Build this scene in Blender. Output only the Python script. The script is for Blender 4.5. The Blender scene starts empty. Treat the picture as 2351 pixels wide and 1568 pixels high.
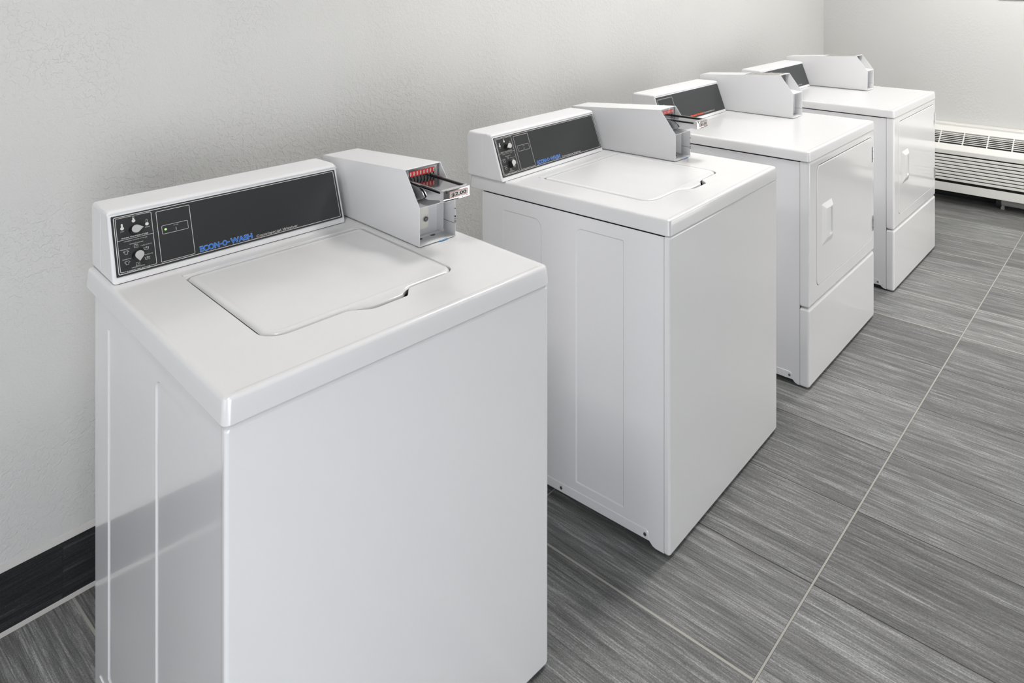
import bpy, bmesh, math, random
from mathutils import Vector, Matrix
from mathutils.geometry import tessellate_polygon
random.seed(7)
C = bpy.context.scene.collection
PI = math.pi

# ------------------------------------------------------------------ materials
def mat(name, col, rough=.5, metal=0., coat=0., emit=None, estr=0., bump=None, spec=.5):
    m = bpy.data.materials.new(name); m.use_nodes = True
    nt = m.node_tree; b = nt.nodes['Principled BSDF']
    b.inputs['Base Color'].default_value = (*col, 1); b.inputs['Roughness'].default_value = rough
    b.inputs['Metallic'].default_value = metal; b.inputs['Coat Weight'].default_value = coat
    b.inputs['Coat Roughness'].default_value = .08
    b.inputs['Specular IOR Level'].default_value = spec
    if emit: b.inputs['Emission Color'].default_value = (*emit, 1); b.inputs['Emission Strength'].default_value = estr
    if bump:
        sc, st, dist = bump
        tc = nt.nodes.new('ShaderNodeTexCoord'); n = nt.nodes.new('ShaderNodeTexNoise'); bp = nt.nodes.new('ShaderNodeBump')
        n.inputs['Scale'].default_value = sc; n.inputs['Detail'].default_value = 2
        bp.inputs['Strength'].default_value = st; bp.inputs['Distance'].default_value = dist
        nt.links.new(tc.outputs['Object'], n.inputs['Vector']); nt.links.new(n.outputs['Fac'], bp.inputs['Height']); nt.links.new(bp.outputs['Normal'], b.inputs['Normal'])
    return m
M = {}
M['enamel'] = mat('white_enamel', (.77,.77,.775), .24, coat=.5, bump=(140,.10,.0006))  # tops and lids darkened a little against the strong overhead light
M['cabinet'] = mat('white_cabinet_enamel', (.83,.83,.845), .20, coat=.9, bump=(420,.16,.0005))  # sides and fronts made paler than the tops to even out the light
M['front'] = mat('white_front_enamel', (.83,.83,.835), .13, coat=.9, bump=(420,.02,.0003))
M['plastic'] = mat('white_console_paint', (.80,.80,.81), .32, bump=(600,.05,.0004))
M['coinpaint'] = mat('white_powder_coat', (.765,.765,.775), .30, bump=(900,.12,.0004))
M['panel'] = mat('charcoal_panel', (.036,.038,.039), .28, bump=(900,.06,.0003))
M['print'] = mat('white_print', (.72,.72,.70), .5)
M['printgrey'] = mat('grey_print', (.42,.43,.43), .5)
M['blue'] = mat('blue_print', (.02,.16,.62), .45)
M['bluerim'] = mat('pale_blue_print', (.35,.50,.78), .45)
M['red'] = mat('red_print', (.85,.09,.035), .45)
M['redlabel'] = mat('red_label', (.62,.03,.03), .4)
M['black'] = mat('black_plastic', (.012,.012,.013), .35)
M['void'] = mat('black_void', (.004,.004,.004), .9)  # black faces that paint the shade inside lid, door and console gaps
M['silver'] = mat('brushed_aluminium', (.78,.78,.77), .30, metal=.55)
M['chrome'] = mat('chrome', (.72,.72,.73), .14, metal=1.)
M['darkchrome'] = mat('dark_chrome', (.33,.33,.34), .10, metal=1.)
M['steel'] = mat('dull_steel', (.36,.36,.37), .35, metal=.9)
M['cream'] = mat('cream_plate', (.74,.73,.68), .45)
M['holegrey'] = mat('grey_hole', (.12,.12,.12), .6)
M['led'] = mat('green_lamp', (.35,.75,.25), .3, emit=(.45,1,.25), estr=.9)
M['ledoff'] = mat('unlit_lamp', (.10,.11,.10), .3)
M['digits'] = mat('green_digits', (.5,.6,.2), .4, emit=(.8,.95,.4), estr=.8)
M['display'] = mat('display_window', (.03,.032,.03), .15)
M['caulk'] = mat('cream_caulk', (.52,.51,.49), .6)
M['unit'] = mat('warm_white_unit_plastic', (.74,.73,.70), .38)
M['vent'] = mat('dark_vent_cavity', (.020,.019,.016), .8)  # near-black colour standing in for shade behind louvres and slats
M['rubber'] = mat('dark_rubber', (.03,.03,.03), .7)
M['pipe'] = mat('grey_pipe', (.35,.35,.34), .5)
M['seam'] = mat('seam_shadow_gap', (.10,.10,.10), .8)
M['ceil'] = mat('ceiling_white', (.18,.18,.178), .9)  # unseen ceiling, greyed down to cut bounced light
M['fixture'] = mat('light_fixture_white', (.8,.8,.8), .5)
M['bluetape'] = mat('blue_tape', (.12,.32,.60), .5)

def nodes(m): nt = m.node_tree; return nt, nt.nodes, nt.links
def mathn(nt, op, a, b=None, c=None):
    n = nt.nodes.new('ShaderNodeMath'); n.operation = op
    for i, v in enumerate((a, b, c)):
        if v is None: continue
        if isinstance(v, (int, float)): n.inputs[i].default_value = v
        else: nt.links.new(v, n.inputs[i])
    return n.outputs[0]
def mixc(nt, f, a, b):
    n = nt.nodes.new('ShaderNodeMix'); n.data_type = 'RGBA'
    if isinstance(f, (int, float)): n.inputs[0].default_value = f
    else: nt.links.new(f, n.inputs[0])
    for i, v in ((6, a), (7, b)):
        if isinstance(v, tuple): n.inputs[i].default_value = (*v, 1)
        else: nt.links.new(v, n.inputs[i])
    return n.outputs[2]
def ramp(nt, f, stops):
    n = nt.nodes.new('ShaderNodeValToRGB'); el = n.color_ramp.elements
    while len(el) < len(stops): el.new(.5)
    for e, (p, v) in zip(el, stops):
        e.position = p; e.color = (*v, 1) if isinstance(v, tuple) else (v, v, v, 1)
    nt.links.new(f, n.inputs[0]); return n.outputs[0]

GY, TL, GX, GS = -1.444, .7453, .8786, .3047       # tile grid: long joints, tile length, cross joints, tile width
def tile_material(name, base, floor=True, dark=1.):
    m = mat(name, base, .42, spec=.12); nt, N, L = nodes(m); b = N['Principled BSDF']
    tc = N.new('ShaderNodeTexCoord'); sp = N.new('ShaderNodeSeparateXYZ'); L.new(tc.outputs['Object'], sp.inputs[0])
    X, Y, Z = sp.outputs
    if floor:
        r = mathn(nt, 'DIVIDE', mathn(nt, 'SUBTRACT', Y, GY), TL); row = mathn(nt, 'FLOOR', r)
        fy = mathn(nt, 'SUBTRACT', r, row)
        dy = mathn(nt, 'MULTIPLY', mathn(nt, 'MINIMUM', fy, mathn(nt, 'SUBTRACT', 1., fy)), TL)
        # the row along the wall is set a third of a tile over
        off = mathn(nt, 'MULTIPLY', mathn(nt, 'GREATER_THAN', row, .5), GS*.6594)
        k = mathn(nt, 'DIVIDE', mathn(nt, 'SUBTRACT', mathn(nt, 'ADD', X, off), GX), GS); col = mathn(nt, 'FLOOR', k)
        fx = mathn(nt, 'SUBTRACT', k, col)
        dx = mathn(nt, 'MULTIPLY', mathn(nt, 'MINIMUM', fx, mathn(nt, 'SUBTRACT', 1., fx)), GS)
        a, c = X, Y                                  # across the grain, along the grain
        tid = mathn(nt, 'ADD', mathn(nt, 'MULTIPLY', row, 17.3), mathn(nt, 'MULTIPLY', col, 3.71))
    else:
        k = mathn(nt, 'DIVIDE', mathn(nt, 'SUBTRACT', X, .05), .61); col = mathn(nt, 'FLOOR', k)
        fx = mathn(nt, 'SUBTRACT', k, col)
        dx = mathn(nt, 'MULTIPLY', mathn(nt, 'MINIMUM', fx, mathn(nt, 'SUBTRACT', 1., fx)), .61)
        dy = mathn(nt, 'ADD', Z, 1.)
        a, c = Z, X
        tid = mathn(nt, 'MULTIPLY', col, 5.13)
    def streak(sa, sc, seed, detail=4, dist=.0):
        cb = N.new('ShaderNodeCombineXYZ')
        L.new(mathn(nt, 'MULTIPLY', a, sa), cb.inputs[0]); L.new(mathn(nt, 'ADD', mathn(nt, 'MULTIPLY', c, sc), seed), cb.inputs[1])
        L.new(mathn(nt, 'ADD', tid, seed), cb.inputs[2])
        n = N.new('ShaderNodeTexNoise'); n.inputs['Scale'].default_value = 1; n.inputs['Detail'].default_value = detail
        n.inputs['Roughness'].default_value = .62; n.inputs['Distortion'].default_value = dist
        L.new(cb.outputs[0], n.inputs['Vector']); return n.outputs['Fac']
    s1 = streak(46, 1.7, 0, 3, .3); s2 = streak(230, 7.5, 40, 3, .6); s3 = streak(520, 230, 90, 3); s4 = streak(14, 1.2, 20, 2); s5 = streak(330, 9, 140, 4, .5)
    v = mathn(nt, 'ADD', mathn(nt, 'ADD', mathn(nt, 'MULTIPLY', s1, .22), mathn(nt, 'MULTIPLY', s2, .27)), mathn(nt, 'ADD', mathn(nt, 'ADD', mathn(nt, 'MULTIPLY', s3, .22), mathn(nt, 'MULTIPLY', s5, .21)), mathn(nt, 'MULTIPLY', s4, .08)))
    shade = ramp(nt, v, [(.38, .42), (.455, .72), (.505, .98), (.55, 1.4), (.61, 2.3)])
    wn = N.new('ShaderNodeTexWhiteNoise'); wn.noise_dimensions = '1D'; L.new(tid, wn.inputs['W'])
    tv = mathn(nt, 'ADD', mathn(nt, 'MULTIPLY', wn.outputs['Value'], .30), .85)
    vm = N.new('ShaderNodeVectorMath'); vm.operation = 'SCALE'; vm.inputs[0].default_value = base
    L.new(mathn(nt, 'MULTIPLY', mathn(nt, 'MULTIPLY', shade, tv), dark), vm.inputs['Scale'])
    if floor:
        kr = mathn(nt, 'ROUND', k); pale = mathn(nt, 'MAXIMUM', mathn(nt, 'LESS_THAN', kr, .5), mathn(nt, 'GREATER_THAN', kr, 5.5))
        g2 = mathn(nt, 'LESS_THAN', dx, mathn(nt, 'ADD', .0012, mathn(nt, 'MULTIPLY', pale, .0016)))
        jc = mixc(nt, pale, (.025,.025,.025), (.42,.41,.375))
    else:
        g2 = mathn(nt, 'LESS_THAN', dx, .0016); jc = (.02,.02,.02)
    g1 = mathn(nt, 'LESS_THAN', dy, .0026)
    colr = mixc(nt, mathn(nt, 'MULTIPLY', g2, .95 if floor else .35), vm.outputs[0], jc)
    if floor:
        ge = mathn(nt, 'LESS_THAN', mathn(nt, 'ABSOLUTE', mathn(nt, 'SUBTRACT', dy, .0030)), .0007); colr = mixc(nt, mathn(nt, 'MULTIPLY', ge, .6), colr, (.03,.03,.03))
    colr = mixc(nt, g1, colr, (.41,.40,.37))
    L.new(colr, b.inputs['Base Color'])
    bp = N.new('ShaderNodeBump'); bp.inputs['Strength'].default_value = .35; bp.inputs['Distance'].default_value = .0015
    h = mathn(nt, 'SUBTRACT', mathn(nt, 'MULTIPLY', v, .6), mathn(nt, 'MAXIMUM', g1, g2))
    L.new(h, bp.inputs['Height']); L.new(bp.outputs['Normal'], b.inputs['Normal'])
    L.new(ramp(nt, v, [(.4, .38), (.6, .50)]), b.inputs['Roughness'])
    return m
M['floor'] = tile_material('grey_streaked_tile', (.196,.197,.195))
M['base'] = tile_material('dark_streaked_base_tile', (.030,.031,.033), floor=False)

def wall_material(name, col, crack=False, amt=1.):
    m = mat(name, col, .48); nt, N, L = nodes(m); b = N['Principled BSDF']
    tc = N.new('ShaderNodeTexCoord')
    n1 = N.new('ShaderNodeTexNoise'); n1.inputs['Scale'].default_value = 210; n1.inputs['Detail'].default_value = 3; n1.inputs['Distortion'].default_value = .4
    n2 = N.new('ShaderNodeTexNoise'); n2.inputs['Scale'].default_value = 62; n2.inputs['Detail'].default_value = 4; n2.inputs['Distortion'].default_value = .45
    n3 = N.new('ShaderNodeTexNoise'); n3.inputs['Scale'].default_value = 2.6; n3.inputs['Detail'].default_value = 2
    for n in (n1, n2, n3): L.new(tc.outputs['Object'], n.inputs['Vector'])
    k = ramp(nt, n2.outputs['Fac'], [(.50, 0.), (.545, 1.)])
    area = ramp(nt, n3.outputs['Fac'], [(.42, .15), (.60, 1.)])
    h = mathn(nt, 'ADD', mathn(nt, 'MULTIPLY', n1.outputs['Fac'], .8), mathn(nt, 'MULTIPLY', mathn(nt, 'MULTIPLY', k, area), .48))
    if crack:
        sp = N.new('ShaderNodeSeparateXYZ'); L.new(tc.outputs['Object'], sp.inputs[0])
        # hairline running down the wall from the window corner
        t = mathn(nt, 'ADD', mathn(nt, 'MULTIPLY', mathn(nt, 'SUBTRACT', sp.outputs[2], 1.34), .3163), -1.225)
        d = mathn(nt, 'ABSOLUTE', mathn(nt, 'SUBTRACT', sp.outputs[1], t))
        inside = mathn(nt, 'MULTIPLY', mathn(nt, 'LESS_THAN', d, .0011), mathn(nt, 'LESS_THAN', sp.outputs[2], 1.36))
        h = mathn(nt, 'SUBTRACT', h, mathn(nt, 'MULTIPLY', inside, 1.2))
    bp = N.new('ShaderNodeBump'); bp.inputs['Strength'].default_value = .8*amt; bp.inputs['Distance'].default_value = .0019
    L.new(h, bp.inputs['Height']); L.new(bp.outputs['Normal'], b.inputs['Normal'])
    return m
M['wall3'] = mat('far_side_wall_paint', (.18,.18,.178), .7)  # unseen walls, darkened so less light bounces between the washers
M['wall'] = wall_material('knockdown_plaster_wall', (.60,.60,.585))
M['wall2'] = wall_material('smooth_plaster_wall', (.62,.617,.602), True, .35)
# tiny print on the coin box stickers
m = mat('printed_sticker', (.4,.4,.38), .5); nt, N, L = nodes(m)
tc = N.new('ShaderNodeTexCoord'); mp = N.new('ShaderNodeMapping'); mp.inputs['Scale'].default_value = (160, 420, 200); no = N.new('ShaderNodeTexNoise'); no.inputs['Scale'].default_value = 1
L.new(tc.outputs['Object'], mp.inputs[0]); L.new(mp.outputs[0], no.inputs['Vector'])
L.new(ramp(nt, no.outputs['Fac'], [(.46, (.12,.12,.11)), (.54, (.55,.54,.50))]), N['Principled BSDF'].inputs['Base Color']); M['sticker'] = m

# ------------------------------------------------------------------ mesh builder
class MB:
    def __init__(s): s.bm = bmesh.new(); s.mats = []
    def mi(s, k):
        if k not in s.mats: s.mats.append(k)
        return s.mats.index(k)
    def merge(s, t, k, mtx=None):
        i = s.mi(k)
        if mtx is not None: bmesh.ops.transform(t, matrix=mtx, verts=t.verts)
        bmesh.ops.recalc_face_normals(t, faces=t.faces)
        for f in t.faces: f.material_index = i; f.smooth = True
        me = bpy.data.meshes.new('tmp'); t.to_mesh(me); t.free(); s.bm.from_mesh(me); bpy.data.meshes.remove(me)
    def box(s, x0, x1, y0, y1, z0, z1, k, bev=0., seg=2, mtx=None):
        t = bmesh.new(); bmesh.ops.create_cube(t, size=1)
        for v in t.verts: v.co = Vector(((x0+x1)/2+v.co.x*(x1-x0), (y0+y1)/2+v.co.y*(y1-y0), (z0+z1)/2+v.co.z*(z1-z0)))
        if bev: bmesh.ops.bevel(t, geom=t.edges[:], offset=bev, segments=seg, affect='EDGES', profile=.6)
        s.merge(t, k, mtx)
    def prism(s, prof, x0, x1, k, bev=0., seg=2, mtx=None, endonly=False):
        # prof: (y, z) points, extruded along x
        t = bmesh.new(); a = [t.verts.new((x0, y, z)) for y, z in prof]; b = [t.verts.new((x1, y, z)) for y, z in prof]; n = len(prof)
        fa = t.faces.new(a); fb = t.faces.new(b[::-1])
        for i in range(n): t.faces.new((a[i], b[i], b[(i+1) % n], a[(i+1) % n]))
        if bev:
            e = list(set(fa.edges[:]+fb.edges[:])) if endonly else t.edges[:]
            bmesh.ops.bevel(t, geom=e, offset=bev, segments=seg, affect='EDGES', profile=.6)
        s.merge(t, k, mtx)
    def cyl(s, c, axis, r, d, k, n=24, r2=None, mtx=None, bev=0):
        t = bmesh.new(); bmesh.ops.create_cone(t, cap_ends=True, segments=n, radius1=r, radius2=r if r2 is None else r2, depth=d)
        q = Vector((0,0,1)).rotation_difference(Vector(axis)).to_matrix().to_4x4()
        if bev:
            e = [e for e in t.edges if all(abs(v.co.z-d/2) < 1e-6 for v in e.verts)]; bmesh.ops.bevel(t, geom=e, offset=bev, segments=2, affect='EDGES')
        bmesh.ops.transform(t, matrix=Matrix.Translation(c) @ q, verts=t.verts); s.merge(t, k, mtx)
    def loops(s, ls, k, cap0=False, cap1=False, mtx=None, closed=True):
        t = bmesh.new(); vs = [[t.verts.new(p) for p in l] for l in ls]; n = len(ls[0])
        for a, b in zip(vs, vs[1:]):
            for i in range(n if closed else n-1): t.faces.new((a[i], a[(i+1) % n], b[(i+1) % n], b[i]))
        if cap0: t.faces.new(vs[0][::-1])
        if cap1: t.faces.new(vs[-1])
        s.merge(t, k, mtx)
    def plate(s, outer, holes, k, mtx=None, flip=False):
        # flat face with holes
        polys = [[Vector(p) for p in outer]]+[[Vector(p) for p in h] for h in holes]
        flat = [p for l in polys for p in l]; t = bmesh.new(); vs = [t.verts.new(p) for p in flat]
        for tri in tessellate_polygon(polys):
            try: t.faces.new([vs[i] for i in tri])
            except ValueError: pass
        s.merge(t, k, mtx)
    def build(s, name, parent=None, sharp=38, loc=None):
        me = bpy.data.meshes.new(name)
        bmesh.ops.remove_doubles(s.bm, verts=s.bm.verts, dist=1e-6)
        s.bm.to_mesh(me); s.bm.free()
        for k in s.mats: me.materials.append(M[k])
        me.set_sharp_from_angle(angle=math.radians(sharp))
        o = bpy.data.objects.new(name, me); C.objects.link(o)
        w = o.modifiers.new('wn', 'WEIGHTED_NORMAL'); w.keep_sharp = True; w.weight = 80
        if parent: o.parent = parent
        if loc: o.location = loc
        return o
def tag(o, label=None, cat=None, group=None, kind=None):
    if label: o['label'] = label
    if cat: o['category'] = cat
    if group: o['group'] = group
    if kind: o['kind'] = kind
    return o
def empty(name, loc, rz=0):
    o = bpy.data.objects.new(name, None); C.objects.link(o); o.location = loc; o.rotation_euler = (0, 0, rz); o.empty_display_size = .05
    return o
def rrect(x0, x1, y0, y1, r, nc=6, ns=1, f=None):
    """closed outline with rounded corners, r = one radius or (x0y0, x1y0, x1y1, x0y1)"""
    r = (r,)*4 if not isinstance(r, tuple) else r
    cs = [((x0+r[0], y0+r[0]), r[0], PI), ((x1-r[1], y0+r[1]), r[1], 1.5*PI), ((x1-r[2], y1-r[2]), r[2], 0.), ((x0+r[3], y1-r[3]), r[3], .5*PI)]
    arcs = [[(c[0]+rr*math.cos(a+.5*PI*i/nc), c[1]+rr*math.sin(a+.5*PI*i/nc)) for i in range(nc+1)] for c, rr, a in cs]
    pts = []
    for i, arc in enumerate(arcs):
        pts += arc; nx = arcs[(i+1) % 4][0]; p = arc[-1]
        for j in range(1, ns): pts.append((p[0]+(nx[0]-p[0])*j/ns, p[1]+(nx[1]-p[1])*j/ns))
    return [f(*p) for p in pts] if f else pts
def ring(mb, f, u0, u1, v0, v1, r, w, k, h=.0004, nc=4):
    a = rrect(u0, u1, v0, v1, r, nc); b = rrect(u0+w, u1-w, v0+w, v1-w, max(r-w, .0003), nc)
    mb.loops([[f(*p, h) for p in a], [f(*p, h) for p in b]], k)
def stroke(mb, f, pts, w, k, h=.0004, closed=False):
    P = pts+[pts[0]] if closed else pts
    for (a, b), (c, d) in zip(P, P[1:]):
        L_ = math.hypot(c-a, d-b) or 1; nx, ny = -(d-b)/L_*w/2, (c-a)/L_*w/2; ex, ey = (c-a)/L_*w*.3, (d-b)/L_*w*.3
        mb.plate([f(a-ex+nx, b-ey+ny, h), f(a-ex-nx, b-ey-ny, h), f(c+ex-nx, d+ey-ny, h), f(c+ex+nx, d+ey+ny, h)], [], k)
def disc(mb, f, u, v, r, k, h=.0004, n=16, ru=None):
    mb.plate([f(u+(ru or r)*math.cos(2*PI*i/n), v+r*math.sin(2*PI*i/n), h) for i in range(n)], [], k)
FONT = None
try:
    import os
    FONT = bpy.data.fonts.load(os.path.join(bpy.utils.resource_path('LOCAL'), 'datafiles', 'fonts', 'Inter.woff2'))
except Exception: FONT = None
def text(mb, f, s, u, v, w, ht, k, h=.0004, off=0., plain=False):
    """lettering fitted into width w and cap height ht, baseline at v"""
    cu = bpy.data.curves.new('t', 'FONT'); cu.body = s; cu.size = 1; cu.offset = off; cu.fill_mode = 'FRONT'; cu.resolution_u = 3
    if FONT and not plain: cu.font = FONT
    o = bpy.data.objects.new('t', cu); C.objects.link(o); dg = bpy.context.evaluated_depsgraph_get(); dg.update()
    me = bpy.data.meshes.new_from_object(o.evaluated_get(dg)); bpy.data.objects.remove(o); bpy.data.curves.remove(cu)
    xs = [p.co.x for p in me.vertices]
    x0, x1 = min(xs), max(xs); cap = .727 if FONT and not plain else .72
    t = bmesh.new(); t.from_mesh(me); bpy.data.meshes.remove(me)
    for p in t.verts:
        yy = p.co.y/cap*ht
        p.co = Vector(f(u+(p.co.x-x0)/(x1-x0)*w, v+yy, h))
    i = mb.mi(k)
    for fc in t.faces: fc.material_index = i
    me = bpy.data.meshes.new('tmp'); t.to_mesh(me); t.free(); mb.bm.from_mesh(me); bpy.data.meshes.remove(me)

# ------------------------------------------------------------------ machine parts
def machine_top(root, W, D, zb, zt, hole=None):
    mb = MB(); ns = 1
    def L(i, z, r): return [(x, y, z) for x, y in rrect(-.003+i, W+.003-i, -.002+i, D-i, r)]
    ls = [L(.006, zb+.001, .008), L(.0008, zb, .011), L(.0, zb+.0015, .012), L(.0012, (zb+zt)/2, .012), L(.0022, zt-.007, .012), L(.0035, zt-.003, .011), L(.006, zt-.0007, .010), L(.009, zt, .008), L(.013, zt, .007), L(.018, zt-.0009, .006)]
    mb.loops(ls, 'enamel', cap0=False)
    inner = L(.018, zt-.0009, .006)
    if not hole: mb.plate(inner, [], 'enamel')
    else:
        x0, x1, y0, y1, n0, n1 = hole
        def H(i, z, dn=1.):
            out = []
            for x, y in rrect(x0-i, x1+i, y0-i, y1+i, (.036+i, .030+i, .012+i, .012+i), 8, 40):
                if y < y0-i+.004 and n0-.02 < x < n1+.02:
                    a = min(max((x-n0)/.050, 0), 1); b = min(max((n1-x)/.028, 0), 1); a = a*a*(3-2*a); b = b*b*(3-2*b)
                    y -= .030*min(a, b)*dn
                out.append((x, y, z))
            return out
        z = zt-.0009
        hl = [H(.0062, z), H(.0048, z-.0005), H(.0040, z-.0025), H(.0040, z-.004), H(.0070, z-.026)]
        mb.plate(inner, [hl[0]], 'enamel'); mb.loops(hl, 'enamel')
        mb.plate(hl[-1], [], 'void')
        # pressed ridge behind the lid
        mb.box(x0-.004, x1+.004, y1+.010, y1+.022, z-.001, z+.0018, 'enamel', .0016, 3)
    return mb.build('top', root, sharp=30)

def washer_lid(root, x0, x1, y0, y1, zt, n0, n1):
    mb = MB()
    def H(i, z, ex=0., zn=None):
        out = []; zz0 = z
        for x, y in rrect(x0+i, x1-i, y0+i, y1-i, (.036-min(i, .02), .030-min(i, .02), .010-min(i, .006), .010-min(i, .006)), 8, 40):
            z = zz0
            if ex and y < y0+i+.004 and n0-.02 < x < n1+.02:
                a = min(max((x-n0)/.050, 0), 1); b = min(max((n1-x)/.028, 0), 1); a = a*a*(3-2*a); b = b*b*(3-2*b)
                y -= ex*min(a, b)
                if zn is not None: z = z*(1-min(a, b))+zn*min(a, b)
            out.append((x, y, z))
        return out
    ls = [H(.0080, zt-.017, .024, zt-.0150), H(.0040, zt-.010, .0200, zt-.0085), H(.0, zt-.004, .0125, zt-.0040), H(.0018, zt-.0012, .0045, zt-.0012), H(.0045, zt+.0012), H(.009, zt+.0022), H(.014, zt+.0022), H(.020, zt+.0012)]
    mb.loops(ls, 'enamel', cap0=True, cap1=True)
    return mb.build('lid', root, sharp=50)

def cabinet(root, W, D, z1, kick=True, panels=True, fd=.0181):
    """side walls with pressed panels, back and bottom rail"""
    mb = MB(); zk, zl = .020, .008
    for side, X, sg in (('l', .002, 1), ('r', W-.002, -1)):
        outer = [(fd, zl), (.046, zl), (.056, zl+.003), (.066, zk), (D-.065, zk), (D-.055, zl+.002), (D-.045, zl), (D, zl), (D, z1), (fd, z1)]
        P = lambda y, z, d=0.: (X+sg*d, y, z)
        holes = []
        if panels:
            rects = [((.150, .322), (.070, .797), (.004, .004, .020, .006)), ((.455, .618), (.072, .793), (.006, .004, .006, .030))]
            for (a, b), (c, d), r in rects:
                o = rrect(a, b, c, d, r, 6); i = rrect(a+.0035, b-.0035, c+.0035, d-.0035, tuple(max(q-.003, .001) for q in r), 6)
                holes.append([P(*p) for p in o])
                mb.loops([[P(*p) for p in o], [P(*p, .0022) for p in i]], 'cabinet'); mb.plate([P(*p, .0022) for p in i], [], 'cabinet')
        mb.plate([P(*p) for p in outer], holes, 'cabinet')
    # raised kick rail along the side bottom, with its screws
    for sg, X in ((-1, .002), (1, W-.002)):
        if kick:
            o = rrect(.068, D-.03, .0215, .047, (.001, .001, .010, .010), 5); i = rrect(.0695, D-.032, .0215, .0455, (.001, .001, .009, .009), 5)
            # rail: slightly raised strip
            mb.loops([[(X, *p) for p in o], [(X+sg*.0018, *p) for p in i]], 'cabinet', cap1=True)
            for yy in (.078, .375):
                mb.cyl((X+sg*.0025, yy, .0335), (sg, 0, 0), .0048, .0016, 'steel', 14)
                mb.box(X+sg*.0034-.0003, X+sg*.0034+.0003, yy-.0037, yy+.0037, .0329, .0341, 'black')
    mb.box(.003, W-.003, D-.003, D, .03, z1, 'cabinet'); mb.box(.004, W-.004, fd+.002, D-.004, .024, .028, 'steel')
    mb.plate([(.003, fd, z1), (W-.003, fd, z1), (W-.003, D, z1), (.003, D, z1)], [], 'seam')
    # turned-in front edge against the front panel
    for X in (.002, W-.002): mb.box(X-.0004, X+.0004, fd-.0018, fd+.0004, .012, z1-.002, 'seam')
    o = mb.build('cabinet', root, sharp=30)
    for x in (.045, W-.045):
        for y in (.055, D-.055):
            f = MB(); f.cyl((x, y, .006), (0,0,1), .017, .012, 'rubber', 16, bev=.002); f.cyl((x, y, .018), (0,0,1), .006, .014, 'steel', 10); f.build('leveling_foot', root)
    return o

def front_shell(mb, W, z0, z1, fd, k, hole=None, r=.008, bend=.0065):
    """pressed steel front with rolled edges, opening backwards"""
    def L(i, y, rr): return [(x, y, z) for x, z in rrect(i, W-i, z0+i, z1-i, rr, 5)]
    ls = [L(.0005, fd-.0012, r), L(.0, fd-.003, r), L(.0, bend, r), L(bend*.15, bend*.5, r), L(bend*.5, bend*.15, r*.8), L(bend, 0, r*.5)]
    mb.loops(ls, k)
    inner = L(bend, 0, r*.5)
    if not hole: mb.plate(inner, [], k)
    else:
        a, b, c, d, rr = hole
        o = rrect(a, b, c, d, rr, 8); i = rrect(a+.0022, b-.0022, c+.0022, d-.0022, rr-.002, 8)
        mb.plate(inner, [[(x, 0, z) for x, z in o]], k)
        mb.loops([[(x, 0, z) for x, z in o], [(x, .0015, z) for x, z in i], [(x, .012, z) for x, z in i]], k)
        mb.plate([(x, .012, z) for x, z in i], [], 'void')

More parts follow.
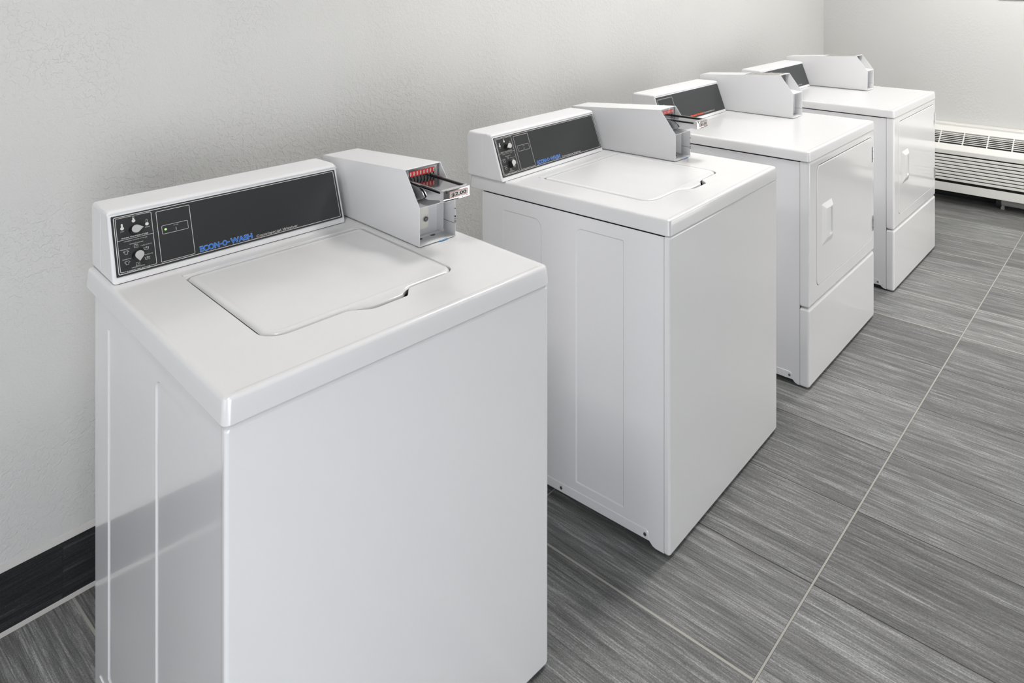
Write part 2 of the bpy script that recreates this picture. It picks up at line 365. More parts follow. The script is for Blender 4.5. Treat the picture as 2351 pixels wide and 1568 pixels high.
def console(root, x0, x1, z0, y0, D, dryer=False, lit=False, knobs=None, kdx=0., depth_back=None):
    s = .385; hy = math.hypot(1, s)
    yb = D-.004
    P = [(y0, z0+.0005), (y0+.0500, z0+.1300), (y0+.0502, z0+.1310), (y0+.0488, z0+.1330), (y0+.0488, z0+.1355), (y0+.0520, z0+.1385), (y0+.059, z0+.1400), (y0+.071, z0+.1402), (yb-.006, z0+.1402), (yb-.001, z0+.136), (yb, z0+.128), (yb, z0+.0005)]
    mb = MB(); mb.prism(P, x0, x1, 'plastic', .0068, 4, endonly=True)
    # end cap seam and the top screw
    for X, sg in ((x0, -1), (x1, 1)):
        mb.box(X-.0003, X+.0003, y0+.0895, y0+.0905, z0+.004, z0+.128, 'cabinet')
    mb.cyl((x1-.05, y0+.075, z0+.137), (0,0,1), .003, .002, 'black', 12)
    mb.box(x0+.01, x1-.01, y0+.001, yb-.01, z0-.0012, z0+.0012, 'void')
    c = mb.build('console', root, sharp=40)
    def F(u, v, h=0.):
        h += .0016
        return (x0-.0085+u, y0+v*s/hy-h/hy, z0+v/hy+h*s/hy)
    p = MB()
    W1 = (x1-x0)+.0085-.0125 if False else (x1-x0)+.002
    U1 = W1
    p.loops([[F(*q, -.0016) for q in rrect(.0157, U1, .0130, .1366, .0015, 3)], [F(*q, 0) for q in rrect(.0157, U1, .0130, .1366, .0015, 3)]], 'panel'); p.plate([F(*q, 0) for q in rrect(.0157, U1, .0130, .1366, .0015, 3)], [], 'panel')
    if not dryer:
        ring(p, F, .0192, U1-.0042, .0168, .1336, .003, .0011, 'print')
        # left block, drawn open where the titles sit in the line
        w = .0008
        stroke(p, F, [(.0505, .1303), (.0245, .1303), (.0228, .1285), (.0228, .0225), (.0245, .0206), (.0325, .0206)], w, 'print')
        stroke(p, F, [(.0600, .1303), (.0855, .1303), (.0872, .1285), (.0872, .0225), (.0855, .0206), (.0772, .0206)], w, 'print')
        stroke(p, F, [(.0228, .0846), (.0872, .0846)], w*.8, 'print')
        text(p, F, 'WARM', .0512, .1290, .0080, .0024, 'printgrey')
        text(p, F, 'HOT', .0297, .1012, .0068, .0026, 'print'); text(p, F, 'COLD', .0738, .0998, .0082, .0026, 'print')
        text(p, F, 'WASH TEMPERATURE', .0300, .0868, .0480, .0033, 'print', off=.012)
        text(p, F, '* ENERGY SAVING CYCLES', .0320, .0797, .0435, .0023, 'print')
        text(p, F, '*PERM PRESS', .0420, .0725, .0255, .0024, 'print'); text(p, F, '*DELICATE', .0622, .0643, .0200, .0024, 'print')
        text(p, F, '*NORMAL', .0254, .0643, .0180, .0024, 'print'); text(p, F, 'DELICATE', .0658, .0438, .0165, .0024, 'print')
        text(p, F, 'NORMAL', .0284, .0440, .0150, .0024, 'print'); text(p, F, 'PERM PRESS', .0428, .0240, .0230, .0025, 'print')
        text(p, F, 'FABRIC SELECTOR', .0340, .0188, .0415, .0033, 'print', off=.010)
        for (u, v, fill) in ((.0333, .1085, 1.), (.0545, .1195, .65), (.0777, .1070, 0.)):       # thermometers
            disc(p, F, u, v, .0033, 'print')
            if fill: p.plate([F(u-.0014, v, .0004), F(u+.0014, v, .0004), F(u+.0014, v+.009*fill, .0004), F(u-.0014, v+.009*fill, .0004)], [], 'print')
            ring(p, F, u-.0016, u+.0016, v, v+.0095, .0012, .0004, 'print')
        tee = [(-.0048,.0012),(-.0030,.0034),(-.0012,.0036),(0,.0026),(.0012,.0036),(.0030,.0034),(.0048,.0012),(.0036,.0002),(.0024,.0012),(.0024,-.0036),(-.0024,-.0036),(-.0024,.0012),(-.0036,.0002)]
        for (u, v) in ((.0358, .0585), (.0360, .0375)): stroke(p, F, [(u+a, v+b) for a, b in tee], .00045, 'print', closed=True)
        shirt = [(-.0032,-.0034),(-.0032,.0030),(-.0014,.0034),(0,.0018),(.0014,.0034),(.0032,.0030),(.0032,-.0034)]
        for (u, v) in ((.0542, .0672), (.0542, .0302)):
            stroke(p, F, [(u+a, v+b) for a, b in shirt], .00045, 'print', closed=True); stroke(p, F, [(u-.0012, v-.0006), (u+.0012, v-.0006), (u+.0004, v+.0012)], .0004, 'print')
        tub = [(-.0046,.0022),(-.0036,-.0030),(.0036,-.0030),(.0046,.0022)]
        for (u, v) in ((.0717, .0578), (.0719, .0375)):
            stroke(p, F, [(u+a, v+b) for a, b in tub], .00045, 'print'); stroke(p, F, [(u-.0038, v+.0012), (u-.0016, v+.0020), (u, v+.0010), (u+.0018, v+.0020), (u+.0040, v+.0012)], .0004, 'print')
            stroke(p, F, [(u-.0012, v-.0018), (u+.0002, v+.0032), (u+.0018, v-.0010)], .0004, 'print')
        ring(p, F, .0958, .1605, .0202, .1278, .0022, .0008, 'print')
        ring(p, F, .1034, .1538, .0772, .0956, .0024, .0006, 'print')
        text(p, F, 'IN USE', .1260, .0906, .0088, .0023, 'print'); p.plate([F(.1298, .0805, .0004), F(.1306, .0805, .0004), F(.1306, .0868, .0004), F(.1298, .0868, .0004)], [], 'print')
        for o1, kk, hh, gr in ((.050, 'bluerim', .0003, .0004), (.026, 'blue', .0005, 0.)):
            text(p, F, 'ECON', .1706-gr, .0216-gr, .0392+2*gr, .0104+2*gr, kk, h=hh, off=o1, plain=True); text(p, F, 'WASH', .2332-gr, .0216-gr, .0468+2*gr, .0104+2*gr, kk, h=hh, off=o1, plain=True)
            text(p, F, 'O', .2166-gr, .0218-gr, .0092+2*gr, .0098+2*gr, kk, h=hh, off=o1, plain=True)
            for uu in (.2122, .2272): stroke(p, F, [(uu, .0266), (uu+.0036, .0266)], .0021+2*gr, kk, h=hh)
        text(p, F, 'Commercial Washer', .2892, .0196, .0955, .0077, 'print')
        text(p, F, '201621', U1-.030, .0163, .010, .0016, 'printgrey')
    else:
        ring(p, F, .021, .132, .055, .1265, .003, .0010, 'print'); p.plate([F(*q, .0002) for q in rrect(.026, .127, .060, .1215, .002, 3)], [], 'display')
        text(p, F, '20', .048, .0925, .014, .0110, 'digits', h=.0006)
        text(p, F, 'Speed Queen', .2280, .0200, .1080, .0105, 'red', off=.030); text(p, F, 'Commercial Dryer', .3400, .0200, .0900, .0080, 'print')
    p.build('control_panel', c, sharp=60)
    if not dryer:
        for (u, v, ang) in knobs:
            kb = MB()
            def T(r, tip, n=28):
                a = math.acos(r/tip); pts = [(r*math.cos(a+(2*PI-2*a)*i/n), r*math.sin(a+(2*PI-2*a)*i/n)) for i in range(n+1)]+[(tip, 0)]
                return [(x*math.cos(ang)-y*math.sin(ang), x*math.sin(ang)+y*math.cos(ang)) for x, y in pts]
            cu = lambda sh, h: [F(u+a, v+b, h) for a, b in sh]
            kb.loops([cu(T(.0105, .0140), 0), cu(T(.0094, .0145), .003), cu(T(.0090, .0143), .0135), cu(T(.0086, .0138), .0148)], 'black', cap0=True, cap1=True)
            kb.loops([cu(T(.0081, .0132), .0148), cu(T(.0079, .0129), .0153)], 'silver', cap1=True)
            tag(kb.build('knob', c, sharp=40), 'black dial knob with a brushed silver teardrop face')
        ib = MB(); ib.loops([[F(.1104+.0021*math.cos(t*PI/8), .0866+.0021*math.sin(t*PI/8), h) for t in range(16)] for h in (0, .0008)], 'led' if lit else 'ledoff', cap1=True)
        tag(ib.build('indicator_light', c), 'lit green indicator light' if lit else 'unlit indicator light')
    return c

def coin_box(root, x0, w, z0, D, yf=.304, slide=True, zadd=0., lockplate=True, holes=True):
    x1 = x0+w; zf = z0+.0925+zadd; yt, ztf = yf+.0625, z0+.1705+zadd*1.1; yb, ztb = D+.004, z0+.142+zadd; t = .0016
    mb = MB(); b = z0+.0012
    side = [(yf, b), (yf, zf), (yt, ztf), (yb, ztb), (yb, b)]
    for a in (x0, x1-t): mb.prism(side, a, a+t, 'coinpaint', .0005, 1)
    n = (ztb-ztf)/(yb-yt)
    zt = lambda y: ztf+(y-yt)*n
    ys = yf+.285
    mb.prism([(yt, zt(yt)-t), (yt, zt(yt)+.0002), (ys, zt(ys)+.0002), (ys, zt(ys)-t)], x0, x1, 'coinpaint', .0004, 1)
    mb.prism([(ys+.0006, zt(ys)-t), (ys+.0006, zt(ys)-.0004), (yb, zt(yb)-.0004), (yb, zt(yb)-t)], x0, x1, 'coinpaint', .0004, 1)
    mb.box(x0, x1, yf, yb, b, b+t, 'coinpaint'); mb.box(x0+t, x1-t, yb-.003, yb-.001, b, ztb-.003, 'coinpaint')
    # shelf above the coin drawer opening, folded front lip
    mb.prism([(yf, zf-.0015), (yf, zf), (yf+.090, zf+.0085), (yf+.090, zf+.0070)], x0+t, x1-t, 'coinpaint')
    # back of the drawer opening
    yc = yf+.056
    mb.box(x0+t, x1-t, yc, yc+.002, b+t, zf+.003, 'coinpaint')
    mb.box(x1-t-.014, x1-t-.0125, yf+.030, yc, b+t+.006, zf-.003, 'coinpaint')       # folded stop strip
    mb.box(x0+t, x1-t, yc-.010, yc, b+t, b+t+.004, 'coinpaint')
    mb.box(x1-t-.0006, x1-t, yf+.002, yc, b+.030, b+.0308, 'seam')
    if slide:
        mb.box(x0+t, x1-t, yf+.074, yf+.076, zf+.004, zt(yf+.08)-t, 'steel')
    else:
        mb.box(x0+t, x1-t, yf+.082, yf+.084, zf+.004, zt(yf+.084)-t, 'holegrey')
    if holes:
        for dx, dy in ((.028, .030), (.064, .031)): mb.cyl((x0+dx, yf+dy+.012, b+t+.0002), (0,0,1), .0062, .0006, 'holegrey', 18)
    rnd = random.Random(int(x0*1e4))
    if slide:                                        # chipped paint along the bare edge
        for k in range(7):
            zz = b+.012+rnd.random()*.06; mb.box(x1-.0019, x1+.0002, yf-.0003, yf+.0022, zz, zz+.0012+rnd.random()*.003, 'black')
        for k in range(4):
            zz = b+.010+rnd.random()*.05; yy = yf+.008+rnd.random()*.035
            mb.box(x1-t-.0002, x1-t, yy, yy+.0009, zz, zz+.0009, 'steel')
    c = mb.build('coin_box', root, sharp=30)
    if lockplate:
        lp = MB(); xl = x0+.0555
        lp.loops([[(x, yc-.0085, z) for x, z in rrect(x0+t+.0005, xl, b+.024, zf-.0030, .003, 4)], [(x, yc-.010, z) for x, z in rrect(x0+t+.001, xl-.0005, b+.0245, zf-.0035, .003, 4)]], 'cream', cap1=True)
        lp.box(x0+t, xl-.003, yc-.009, yc, b+.022, zf-.003, 'cream')
        cx, cz = x0+.0460, b+.0445
        lp.cyl((cx, yc-.011, cz), (0,-1,0), .0068, .002, 'steel', 20); lp.cyl((cx, yc-.0122, cz), (0,-1,0), .0052, .001, 'black', 20); lp.cyl((cx, yc-.0130, cz), (0,-1,0), .0030, .001, 'steel', 16); lp.cyl((cx, yc-.0137, cz), (0,-1,0), .0014, .0006, 'black', 10)
        for q in range(3): lp.box(x0+.024, x0+.034-.002*q, yc-.0104, yc-.0100, zf-.014-.003*q, zf-.0133-.003*q, 'steel')
        tag(lp.build('lock_plate', c), 'cream plate with a round key lock')
    if slide:
        yp = yf+.066; zc = zf+.037                    # slot plate in front of the coin slide
        xa, xb = x0+.012, x1-.010
        sp = MB(); fz0, fz1 = zf+.018, zt(yp)-.006
        sp.loops([[(x, yp+.001, z) for x, z in rrect(x0+.003, x1-.003, fz0, fz1+.003, .001, 2)], [(x, yp, z) for x, z in rrect(x0+.0032, x1-.0032, fz0, fz1+.003, .001, 2)]], 'steel', cap0=False, cap1=True)
        sp.box(xa-.001, xb+.001, yp-.0012, yp, fz0+.012, fz1+.001, 'chrome', .0003, 1)
        zr0, zr1 = fz1-.0150, fz1-.0020
        pr = [(x, yp-.0016, z) for x, z in rrect(xa+.002, xb-.006, zr0, zr1, .001, 3)]
        sp.plate(pr, [], 'redlabel')
        n8 = 8; step = (xb-.006-xa-.002-.006)/7
        for i in range(n8):
            cx = xa+.002+.003+step*i
            sp.plate([(cx+.0018*math.cos(q*PI/7), yp-.0020, (zr0+zr1)/2+.0046*math.sin(q*PI/7)) for q in range(14)], [], 'print')
            sp.box(cx-.0009, cx+.0009, yp-.0023, yp-.0020, (zr0+zr1)/2-.002, (zr0+zr1)/2+.002, 'printgrey')
            # zig-zag guide slots under each oval
            Fq = lambda u, v, h: (u, yp-.0020-h, v)
            stroke(sp, Fq, [(cx, zr0-.0002), (cx, zr0-.0035), (cx+.0018, zr0-.0062), (cx+.0018, zr0-.0105)], .0016, 'black', h=.0004)
        tag(sp.build('coin_slot_plate', c), 'chrome slot plate with a red label of eight white ovals')
        # slide: chrome tray with black rails and a price block at its nose
        sl = MB(); ya, yn = yf-.078, yp-.001; zb_, zt_ = zf+.030, zf+.050
        xs0, xs1 = xa+.001, xb-.008
        sl.box(xs0+.004, xs1-.004, ya+.012, yn, zt_-.0045, zt_-.003, 'darkchrome')                          # tray floor
        for a, bb in ((xs0, xs0+.0045), (xs1-.0045, xs1)):
            sl.box(a, bb, ya+.010, yn, zt_-.0050, zt_, 'black', .0006, 1)
        sl.box(xs0-.0012, xs0+.0008, ya+.004, yn, zt_-.0025, zt_+.0008, 'chrome', .0004, 1); sl.box(xs1-.0008, xs1+.0012, ya+.004, yn, zt_-.0025, zt_+.0008, 'chrome', .0004, 1)
        sl.prism([(ya+.006, zb_-.001), (ya+.006, zt_-.008), (yn, zt_-.008), (yn, zb_-.012), (ya+.06, zb_-.010)], xs0, xs0+.0015, 'chrome', .0004, 1)
        sl.prism([(ya+.006, zb_-.001), (ya+.006, zt_-.008), (yn, zt_-.008), (yn, zb_-.012), (ya+.06, zb_-.010)], xs1-.0015, xs1, 'chrome', .0004, 1)
        sl.box(xs0+.0015, xs1-.0015, ya+.004, yn, zb_-.001, zb_+.0006, 'chrome')
        # bowed nose
        nose = lambda o, z: [(xs0-.001+(xs1-xs0+.002)*i/10, ya-.0020*math.sin(PI*i/10)-o, z) for i in range(11)]
        bowl = lambda z, o=0.: nose(o, z)+[(xs1+.001, ya+.014, z), (xs0-.001, ya+.014, z)]
        sl.loops([bowl(zb_-.0045), bowl(zb_-.0030, .0012), bowl(zb_+.0005, .0012), bowl(zb_+.0015), bowl(zt_-.001), bowl(zt_+.0005, -.001)], 'chrome', cap0=True, cap1=True)
        for i in range(1, 10, 2):
            xx = xs0+(xs1-xs0)*i/10; sl.box(xx-.001, xx+.001, ya-.0045, ya+.002, zb_-.0012, zb_-.0002, 'black')
        nf = lambda u, v, h: (xs0-.001+u, ya-.0028-h, zb_+.0025+v)
        wd = xs1-xs0
        sl.plate([nf(*q, 0) for q in rrect(.0150, wd-.004, .0000, .0145, .001, 2)], [], 'cream')
        ring(sl, nf, .0162, wd-.0055, .0010, .0136, .0015, .0008, 'redlabel', h=.0002)
        text(sl, nf, '$2.00', .0190, .0034, wd-.028, .0078, 'black', h=.0003, off=.03, plain=True)
        sl.box(xs0+.004, xs0+.010, ya-.001, ya+.003, zt_-.006, zt_+.001, 'black', .001, 1)
        tag(sl.build('coin_slide', c, sharp=35), 'chrome coin slide with a $2.00 price label on its nose')
        # dark cast housing the slide runs in
        wing = [(yf+.030, zb_-.014), (yn, zb_-.016), (yn, zt_-.004), (yf+.016, zt_-.007), (yf+.002, zb_+.004), (yf-.006, zb_-.005), (yf+.004, zb_-.012)]
        hs = MB(); hs.prism(wing, xs0-.0042, xs0-.0022, 'steel'); hs.prism(wing, xs1+.0022, xs1+.0042, 'steel')
        hs.box(xs0-.003, xs1+.003, yf+.030, yn, zf+.010, zf+.012, 'steel')
        hs.build('slide_housing', c)
        if holes: 
            bt = MB(); bt.box(x0+.052, x0+.074, yf-.0035, yf+.001, z0+.0002, z0+.0010, 'bluetape'); tag(bt.build('tape_scrap', c), 'scrap of blue tape under the coin box edge')
    else:
        st = MB(); y_0, y_1 = yf+.078, yf+.255
        st.plate([(x0+.012, y_0, zt(y_0)+.0012), (x1-.008, y_0, zt(y_0)+.0012), (x1-.008, y_1, zt(y_1)+.0012), (x0+.012, y_1, zt(y_1)+.0012)], [], 'sticker')
        tag(st.build('instruction_sticker', c), 'grey printed instruction sticker on top of the coin box')
    return c

# ------------------------------------------------------------------ machines
WW, WD, WZB, WZT = .6514, .7688, .8389, .8806
def washer(loc, rz, label, dx, cbx, cbw, lid, lit, knobs):
    r = empty('washing_machine', loc, rz); tag(r, label, 'washing machine', 'white top-loading coin washers by the wall')
    cabinet(r, WW, .710, .8335)
    mb = MB(); front_shell(mb, WW, .006, .8375, .0181, 'front'); mb.build('front_panel', r, sharp=30)
    n0, n1 = lid[0]+.135, lid[0]+.276
    machine_top(r, WW, WD, WZB, WZT, (lid[0], lid[1], lid[2], .537, n0, n1))
    washer_lid(r, lid[0], lid[1]+.0018, lid[2], .537, WZT-.0012, n0, n1)
    console(r, .008+dx, .5035+dx, WZT, .606, WD, lit=lit, knobs=knobs)
    coin_box(r, cbx, cbw, WZT, WD)
    return r
washer((-.0133, -1.0316, 0), -.0535, 'nearest white top-loading coin washer, its console light glowing green', 0., .5255, .100, (.120, .505, .140), True, [(.0545, .1010, .06), (.0555, .0475, -1.62)])
washer((1.0291, -1.1178, 0), .0244, 'white top-loading coin washer between the nearest washer and the dryers', -.020, .5000, .097, (.100, .482, .130), False, [(.0610, .1020, 3.45), (.0600, .0490, -1.95)])

DW, DD, DZB, DZT = .7074, .8092, .8342, .8713
def dryer(loc, rz, label, dx, cbx, cbw):
    r = empty('tumble_dryer', loc, rz); tag(r, label, 'tumble dryer', 'white front-loading coin dryers by the wall')
    fd = .037
    cabinet(r, DW, .760, .829, panels=False, fd=fd)
    mb = MB(); front_shell(mb, DW, .2985, .8335, fd, 'front', hole=(.066, .683, .352, .8075, .030), r=.010, bend=.010); mb.build('front_panel', r, sharp=30)
    mb = MB(); front_shell(mb, DW, .005, .2955, fd, 'front', r=.010, bend=.010); mb.build('lower_panel', r, sharp=30)
    d = MB()
    def L(i, y, rr=.028): return [(x, y, z) for x, z in rrect(.066+.0034+i, .683-.0034-i, .352+.0034+i, .8075-.0034-i, rr-i, 8)]
    hx0, hx1, hz0, hz1 = .114, .213, .495, .652
    hb = rrect(hx0, hx1, hz0, hz1, .004, 3)
    d.loops([L(.004, .010), L(.0005, .003), L(0, .0008), L(.0008, -.0006), L(.0026, -.0014)], 'front')
    d.plate(L(.0026, -.0014), [[(x, -.0014, z) for x, z in hb]], 'front')
    dr = d.build('door', r, sharp=40)
    h = MB()
    a = [(x, -.0014, z) for x, z in hb]
    b = [(x, -.0085, z) for x, z in rrect(hx0+.030, hx1-.003, hz0+.020, hz1-.020, .003, 3)]
    c_ = [(x, -.0093, z) for x, z in rrect(hx0+.032, hx1-.005, hz0+.022, hz1-.022, .003, 3)]
    h.loops([a, b, c_], 'front')
    in1 = [(x, -.0093, z) for x, z in rrect(hx0+.058, hx1-.010, hz0+.028, hz1-.026, .008, 4)]
    h.plate(c_, [in1], 'front')
    h.loops([in1, [(x, -.003, z) for x, z in rrect(hx0+.062, hx1-.013, hz0+.034, hz1-.029, .007, 4)]], 'front', cap1=True)
    h.build('door_handle', dr, sharp=40)
    for z0, z1 in ((.694, .760), (.392, .456)):
        g = MB(); g.box(.6765, .6875, -.0035, .002, z0, z1, 'steel', .0006, 1)
        g.cyl((.6770, -.0045, (z0+z1)/2), (0,0,1), .0032, z1-z0, 'chrome', 12)
        for q in (1, 3): g.box(.6735, .6805, -.0079, -.001, z0+(z1-z0)*q/4-.0004, z0+(z1-z0)*q/4+.0004, 'black')
        g.build('hinge', r)
    machine_top(r, DW, DD, DZB, DZT)
    console(r, .002+dx, .522+dx, DZT, .640, DD, dryer=True)
    coin_box(r, cbx, cbw, DZT, DD-.010, yf=.308, slide=False, zadd=.018, lockplate=False, holes=False)
    return r
dryer((1.9557, -1.0945, 0), .0042, 'white front-loading dryer right behind the second washer', -.012, .5330, .096)
dryer((2.9557, -1.0855, 0), -.0072, 'farthest white front-loading dryer, next to the heating unit', -.045, .4990, .096)

# ------------------------------------------------------------------ wall heating unit on the right wall
XW = 4.709
u = empty('heating_unit', (XW, -1.32, 0)); tag(u, 'white louvred heating and cooling unit low on the right wall', 'heating unit')
Y0, Y1, XF, XL = -.54, .54, -.220, -.062           # local coordinates, front face at XF
mb = MB()
def slab(pr, a, b, k, bev=.003):                     # profile in (x, z), extruded along y
    t = Matrix(((0,1,0,0),(1,0,0,0),(0,0,1,0),(0,0,0,1)))
    mb.prism([(x, z) for x, z in pr], a, b, k, bev, 2, mtx=t)
zt_ = lambda f: .372+(.500-.372)*f; xt_ = lambda f: XF+.012+(XL-XF-.012)*f
mb.box(XL-.004, -.001, Y0-.01, Y1+.01, .10, .512, 'unit', .006, 3)                    # wall sleeve
slab([(XF, .094), (XF, .148), (XF+.012, .148), (XF+.012, .106), (-.02, .106), (-.02, .094)], Y0, Y1, 'unit', .002)
slab([(XF, .3395), (XF, .366), (XF+.004, .372), (xt_(.215), zt_(.215)), (xt_(.215)+.004, zt_(.215)-.012), (XF+.012, .355), (XF+.012, .3395)], Y0, Y1, 'unit', .0015)
slab([(xt_(.735), zt_(.735)), (xt_(1.), zt_(1.)), (XL, .30), (XL-.01, .30), (xt_(.735)+.006, zt_(.735)-.014)], Y0, Y1, 'unit', .0015)
for a, b in ((Y0-.002, Y0+.012), (Y1-.012, Y1+.002)):
    slab([(XF, .094), (XF, .366), (XF+.004, .372), (XL, .500), (-.02, .50), (-.02, .094)], a, b, 'unit', .003)
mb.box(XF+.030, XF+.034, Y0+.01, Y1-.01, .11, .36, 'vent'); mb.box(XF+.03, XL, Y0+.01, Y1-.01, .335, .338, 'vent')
mb.build('housing', u, sharp=35)
mb = MB(); nl = 8; z0_, z1_ = .148, .3395; st_ = (z1_-z0_)/9
for i in range(8):
    zz = z0_+st_*(i+.62)+.0075
    slab([(XF, zz-.002), (XF, zz+.0115), (XF+.004, zz+.0135), (XF+.024, zz+.002), (XF+.024, zz-.001), (XF+.004, zz-.003)], Y0+.01, Y1-.01, 'unit', .001)
mb.build('intake_louvre', u, sharp=35)
mb = MB(); ft = [.215+(.735-.215)*(i+1)/7 for i in range(6)]
for f in ft:
    x, z = xt_(f), zt_(f); slab([(x-.0020, z-.0022), (x-.0024, z-.0006), (x+.0020, z+.0022), (x+.0030, z-.0030)], Y0+.01, Y1-.01, 'unit', .0005)
for k in range(-4, 4):
    yy = .140-.1480*k+.0
    if Y0+.02 < yy < Y1-.02:
        slab([(xt_(.21), zt_(.21)+.0005), (xt_(.74), zt_(.74)+.0005), (xt_(.74)+.008, zt_(.74)-.012), (xt_(.21)+.008, zt_(.21)-.012)], yy-.0035, yy+.0035, 'unit', .0008)
slab([(xt_(.19)+.012, zt_(.19)-.016), (xt_(.76)+.012, zt_(.76)-.016), (xt_(.76)+.014, zt_(.76)-.019), (xt_(.19)+.014, zt_(.19)-.019)], Y0+.01, Y1-.01, 'vent', 0)  # dark sheet set below the slats as painted shade
mb.build('air_vent_grille', u, sharp=35)
mb = MB(); mb.cyl((-.09, -.16, .045), (0,1,0), .022, .50, 'pipe', 20); mb.cyl((-.09, .08, .045), (0,1,0), .030, .03, 'rubber', 20)
mb.box(-.10, -.08, -.35, -.33, 0., .10, 'pipe'); mb.box(-.10, -.08, .05, .07, 0., .10, 'pipe')
tag(mb.build('drain_pipe', u), 'grey pipe under the unit')

# ------------------------------------------------------------------ room
X0, Y_F, HC = -2.3, -3.0, 2.65
def struct(name, mb, loc=None, parent=None):
    o = mb.build(name, parent, loc=loc)
    if not parent: o['kind'] = 'structure'
    return o
mb = MB(); mb.box(X0-.1, XW+.1, Y_F-.1, .1, -.1, 0, 'floor'); struct('floor', mb)
mb = MB(); mb.box(X0-.1, XW+.1, 0, .1, 0, HC, 'wall'); struct('wall_back', mb)
mb = MB(); mb.box(XW, XW+.1, Y_F-.1, 0, 0, HC, 'wall2')
struct('wall_right', mb)
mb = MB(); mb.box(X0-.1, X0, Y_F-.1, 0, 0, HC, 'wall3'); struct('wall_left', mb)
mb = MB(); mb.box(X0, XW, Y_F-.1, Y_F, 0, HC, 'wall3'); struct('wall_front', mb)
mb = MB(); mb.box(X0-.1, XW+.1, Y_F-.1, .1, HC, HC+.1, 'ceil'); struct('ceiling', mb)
mb = MB(); mb.box(X0, XW, -.0075, 0, 0, .1425, 'base', .0008, 1); struct('baseboard_back', mb)
mb = MB(); mb.box(-.0075, 0, Y_F, -.0075, 0, .1425, 'base', .0008, 1); struct('baseboard_right', mb, loc=(XW, 0, 0))
mb = MB(); mb.prism([(0, .1425), (-.0075, .1425), (-.0070, .1455), (-.003, .1535), (0, .156)], X0, XW, 'caulk', 0); struct('trim_1', mb)
mb = MB(); mb.prism([(-.0075, 0), (-.0165, 0), (-.0145, .0012), (-.0090, .0040), (-.0075, .006)], X0, XW, 'caulk', 0); struct('trim_2', mb)
# window in the right wall: only the bottom edge of its dark frame reaches into view
w = MB(); w.box(-.006, -.0005, -2.80, -1.2199, 1.3560, 1.40, 'black', .001, 1); w.box(-.006, -.0005, -2.80, -1.2199, 2.26, 2.30, 'black', .003, 1)
w.box(-.006, -.0005, -1.255, -1.2199, 1.39, 2.27, 'black', .003, 1); w.box(-.006, -.0005, -2.80, -2.765, 1.39, 2.27, 'black', .003, 1)
wo = struct('window_1', w, loc=(XW, 0, 0))
# glowing windows added out of view for their light, and unseen ceiling lamps
def emis(name, col, s):
    m = bpy.data.materials.new(name); m.use_nodes = True; nt = m.node_tree; nt.nodes.clear()
    e = nt.nodes.new('ShaderNodeEmission'); o = nt.nodes.new('ShaderNodeOutputMaterial'); e.inputs[0].default_value = (*col, 1); e.inputs[1].default_value = s
    nt.links.new(e.outputs[0], o.inputs[0]); return m
M['sky'] = emis('daylit_pane', (.92,.95,1.), 6.2)
M['sky3'] = emis('soft_daylit_pane', (1.,.985,.955), 3.4)
M['sky4'] = emis('side_daylit_pane', (.95,.97,1.), 2.3)
M['sky2'] = emis('dim_daylit_pane', (.9,.95,1.), .8)
M['lamp'] = emis('lamp_diffuser', (1.,.98,.955), 45.)
p = MB(); p.box(-.004, -.002, -2.77, -1.25, 1.395, 2.265, 'sky2'); p.build('pane', wo)
wf = MB(); a, b, c_, d = -2.15, -.25, .10, 1.35
for q in ((a-.05, a, c_-.05, d+.05), (b, b+.05, c_-.05, d+.05), (a, b, c_-.05, c_), (a, b, d, d+.05), ((a+b)/2-.02, (a+b)/2+.02, c_, d)):
    wf.box(q[0], q[1], Y_F+.001, Y_F+.03, q[2], q[3], 'fixture')
wo2 = struct('window_2', wf); p = MB(); p.box(a, b, Y_F+.008, Y_F+.012, c_, d, 'sky'); p.build('pane', wo2)  # unseen front window, added and sized to light the nearest washer
wg = MB(); a, b, c_, d = 2.1, 4.2, .10, 1.45
for q in ((a-.05, a, c_-.05, d+.05), (b, b+.05, c_-.05, d+.05), (a, b, c_-.05, c_), (a, b, d, d+.05), ((a+b)/2-.02, (a+b)/2+.02, c_, d)):
    wg.box(q[0], q[1], Y_F+.001, Y_F+.03, q[2], q[3], 'fixture')
wo4 = struct('window_4', wg); p = MB(); p.box(a, b, Y_F+.008, Y_F+.012, c_, d, 'sky3'); p.build('pane', wo4)  # unseen front window added to light the dryer fronts
wl = MB(); ya_, yb_, za_, zb2 = -1.75, -.45, .15, 1.30
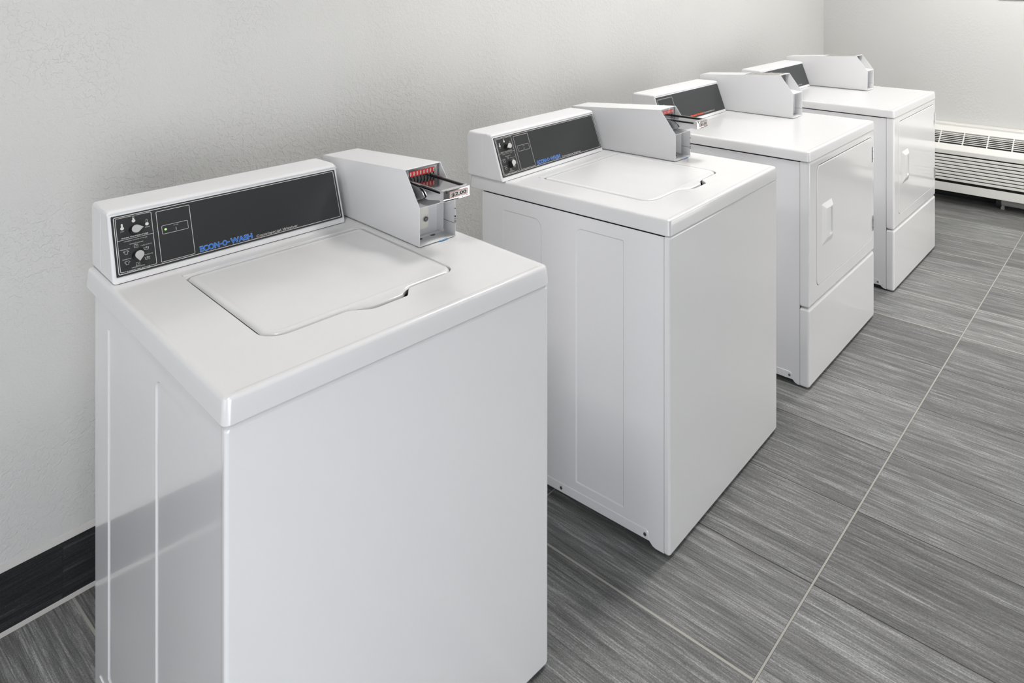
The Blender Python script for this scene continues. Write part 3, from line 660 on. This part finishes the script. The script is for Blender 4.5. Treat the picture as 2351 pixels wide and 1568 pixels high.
for q in ((ya_-.05, ya_, za_-.05, zb2+.05), (yb_, yb_+.05, za_-.05, zb2+.05), (ya_, yb_, za_-.05, za_), (ya_, yb_, zb2, zb2+.05), ((ya_+yb_)/2-.02, (ya_+yb_)/2+.02, za_, zb2)):
    wl.box(X0+.001, X0+.03, q[0], q[1], q[2], q[3], 'fixture')
wo3 = struct('window_3', wl); p = MB(); p.box(X0+.008, X0+.012, ya_, yb_, za_, zb2, 'sky4'); p.build('pane', wo3)  # unseen left window added to brighten the machines' left sides
lamps = [((-.45, -1.0), .155, 'smallest square ceiling light panel, left of the nearest washer'), ((1.55, -1.10), .195, 'square ceiling light panel above the second washer'), ((2.60, -1.10), .16, 'square ceiling light panel above the nearer dryer'), ((3.9, -1.5), .25, 'square ceiling light panel nearest the right wall')]  # last panel added to brighten the right end of the room
for (lx, ly), hw, lb in lamps:
    e = empty('ceiling_light', (lx, ly, HC-.001)); tag(e, lb, 'ceiling light', 'ceiling light panels')
    m_ = MB()
    for q in ((-hw-.02, hw+.02, -hw-.02, -hw), (-hw-.02, hw+.02, hw, hw+.02), (-hw-.02, -hw, -hw, hw), (hw, hw+.02, -hw, hw)): m_.box(*q, -.03, 0, 'fixture')
    m_.build('frame', e); m_ = MB(); m_.box(-hw, hw, -hw, hw, -.02, -.012, 'lamp'); m_.build('diffuser', e)

# ------------------------------------------------------------------ camera, world, view
f, cx, cy, yaw = 1642.3896, 1478.865, -55.8303, .6416
cam = bpy.data.cameras.new('camera'); co = bpy.data.objects.new('camera', cam); C.objects.link(co)
co.location = (-.4954, -2.1743, 1.5156); co.rotation_euler = (PI/2, 0, yaw-PI/2)
cam.sensor_width = 36; cam.sensor_fit = 'HORIZONTAL'; cam.lens = f*36/2351
cam.shift_x = (2351/2-cx)/2351; cam.shift_y = (cy-784)/2351; cam.clip_start = .02
bpy.context.scene.camera = co
w = bpy.data.worlds.new('world'); bpy.context.scene.world = w; w.use_nodes = True
w.node_tree.nodes['Background'].inputs[0].default_value = (.9,.95,1,1); w.node_tree.nodes['Background'].inputs[1].default_value = .3
vs = bpy.context.scene.view_settings; vs.view_transform = 'Standard'; vs.look = 'None'; vs.gamma = 1; vs.exposure = .03; vs.use_curve_mapping = False
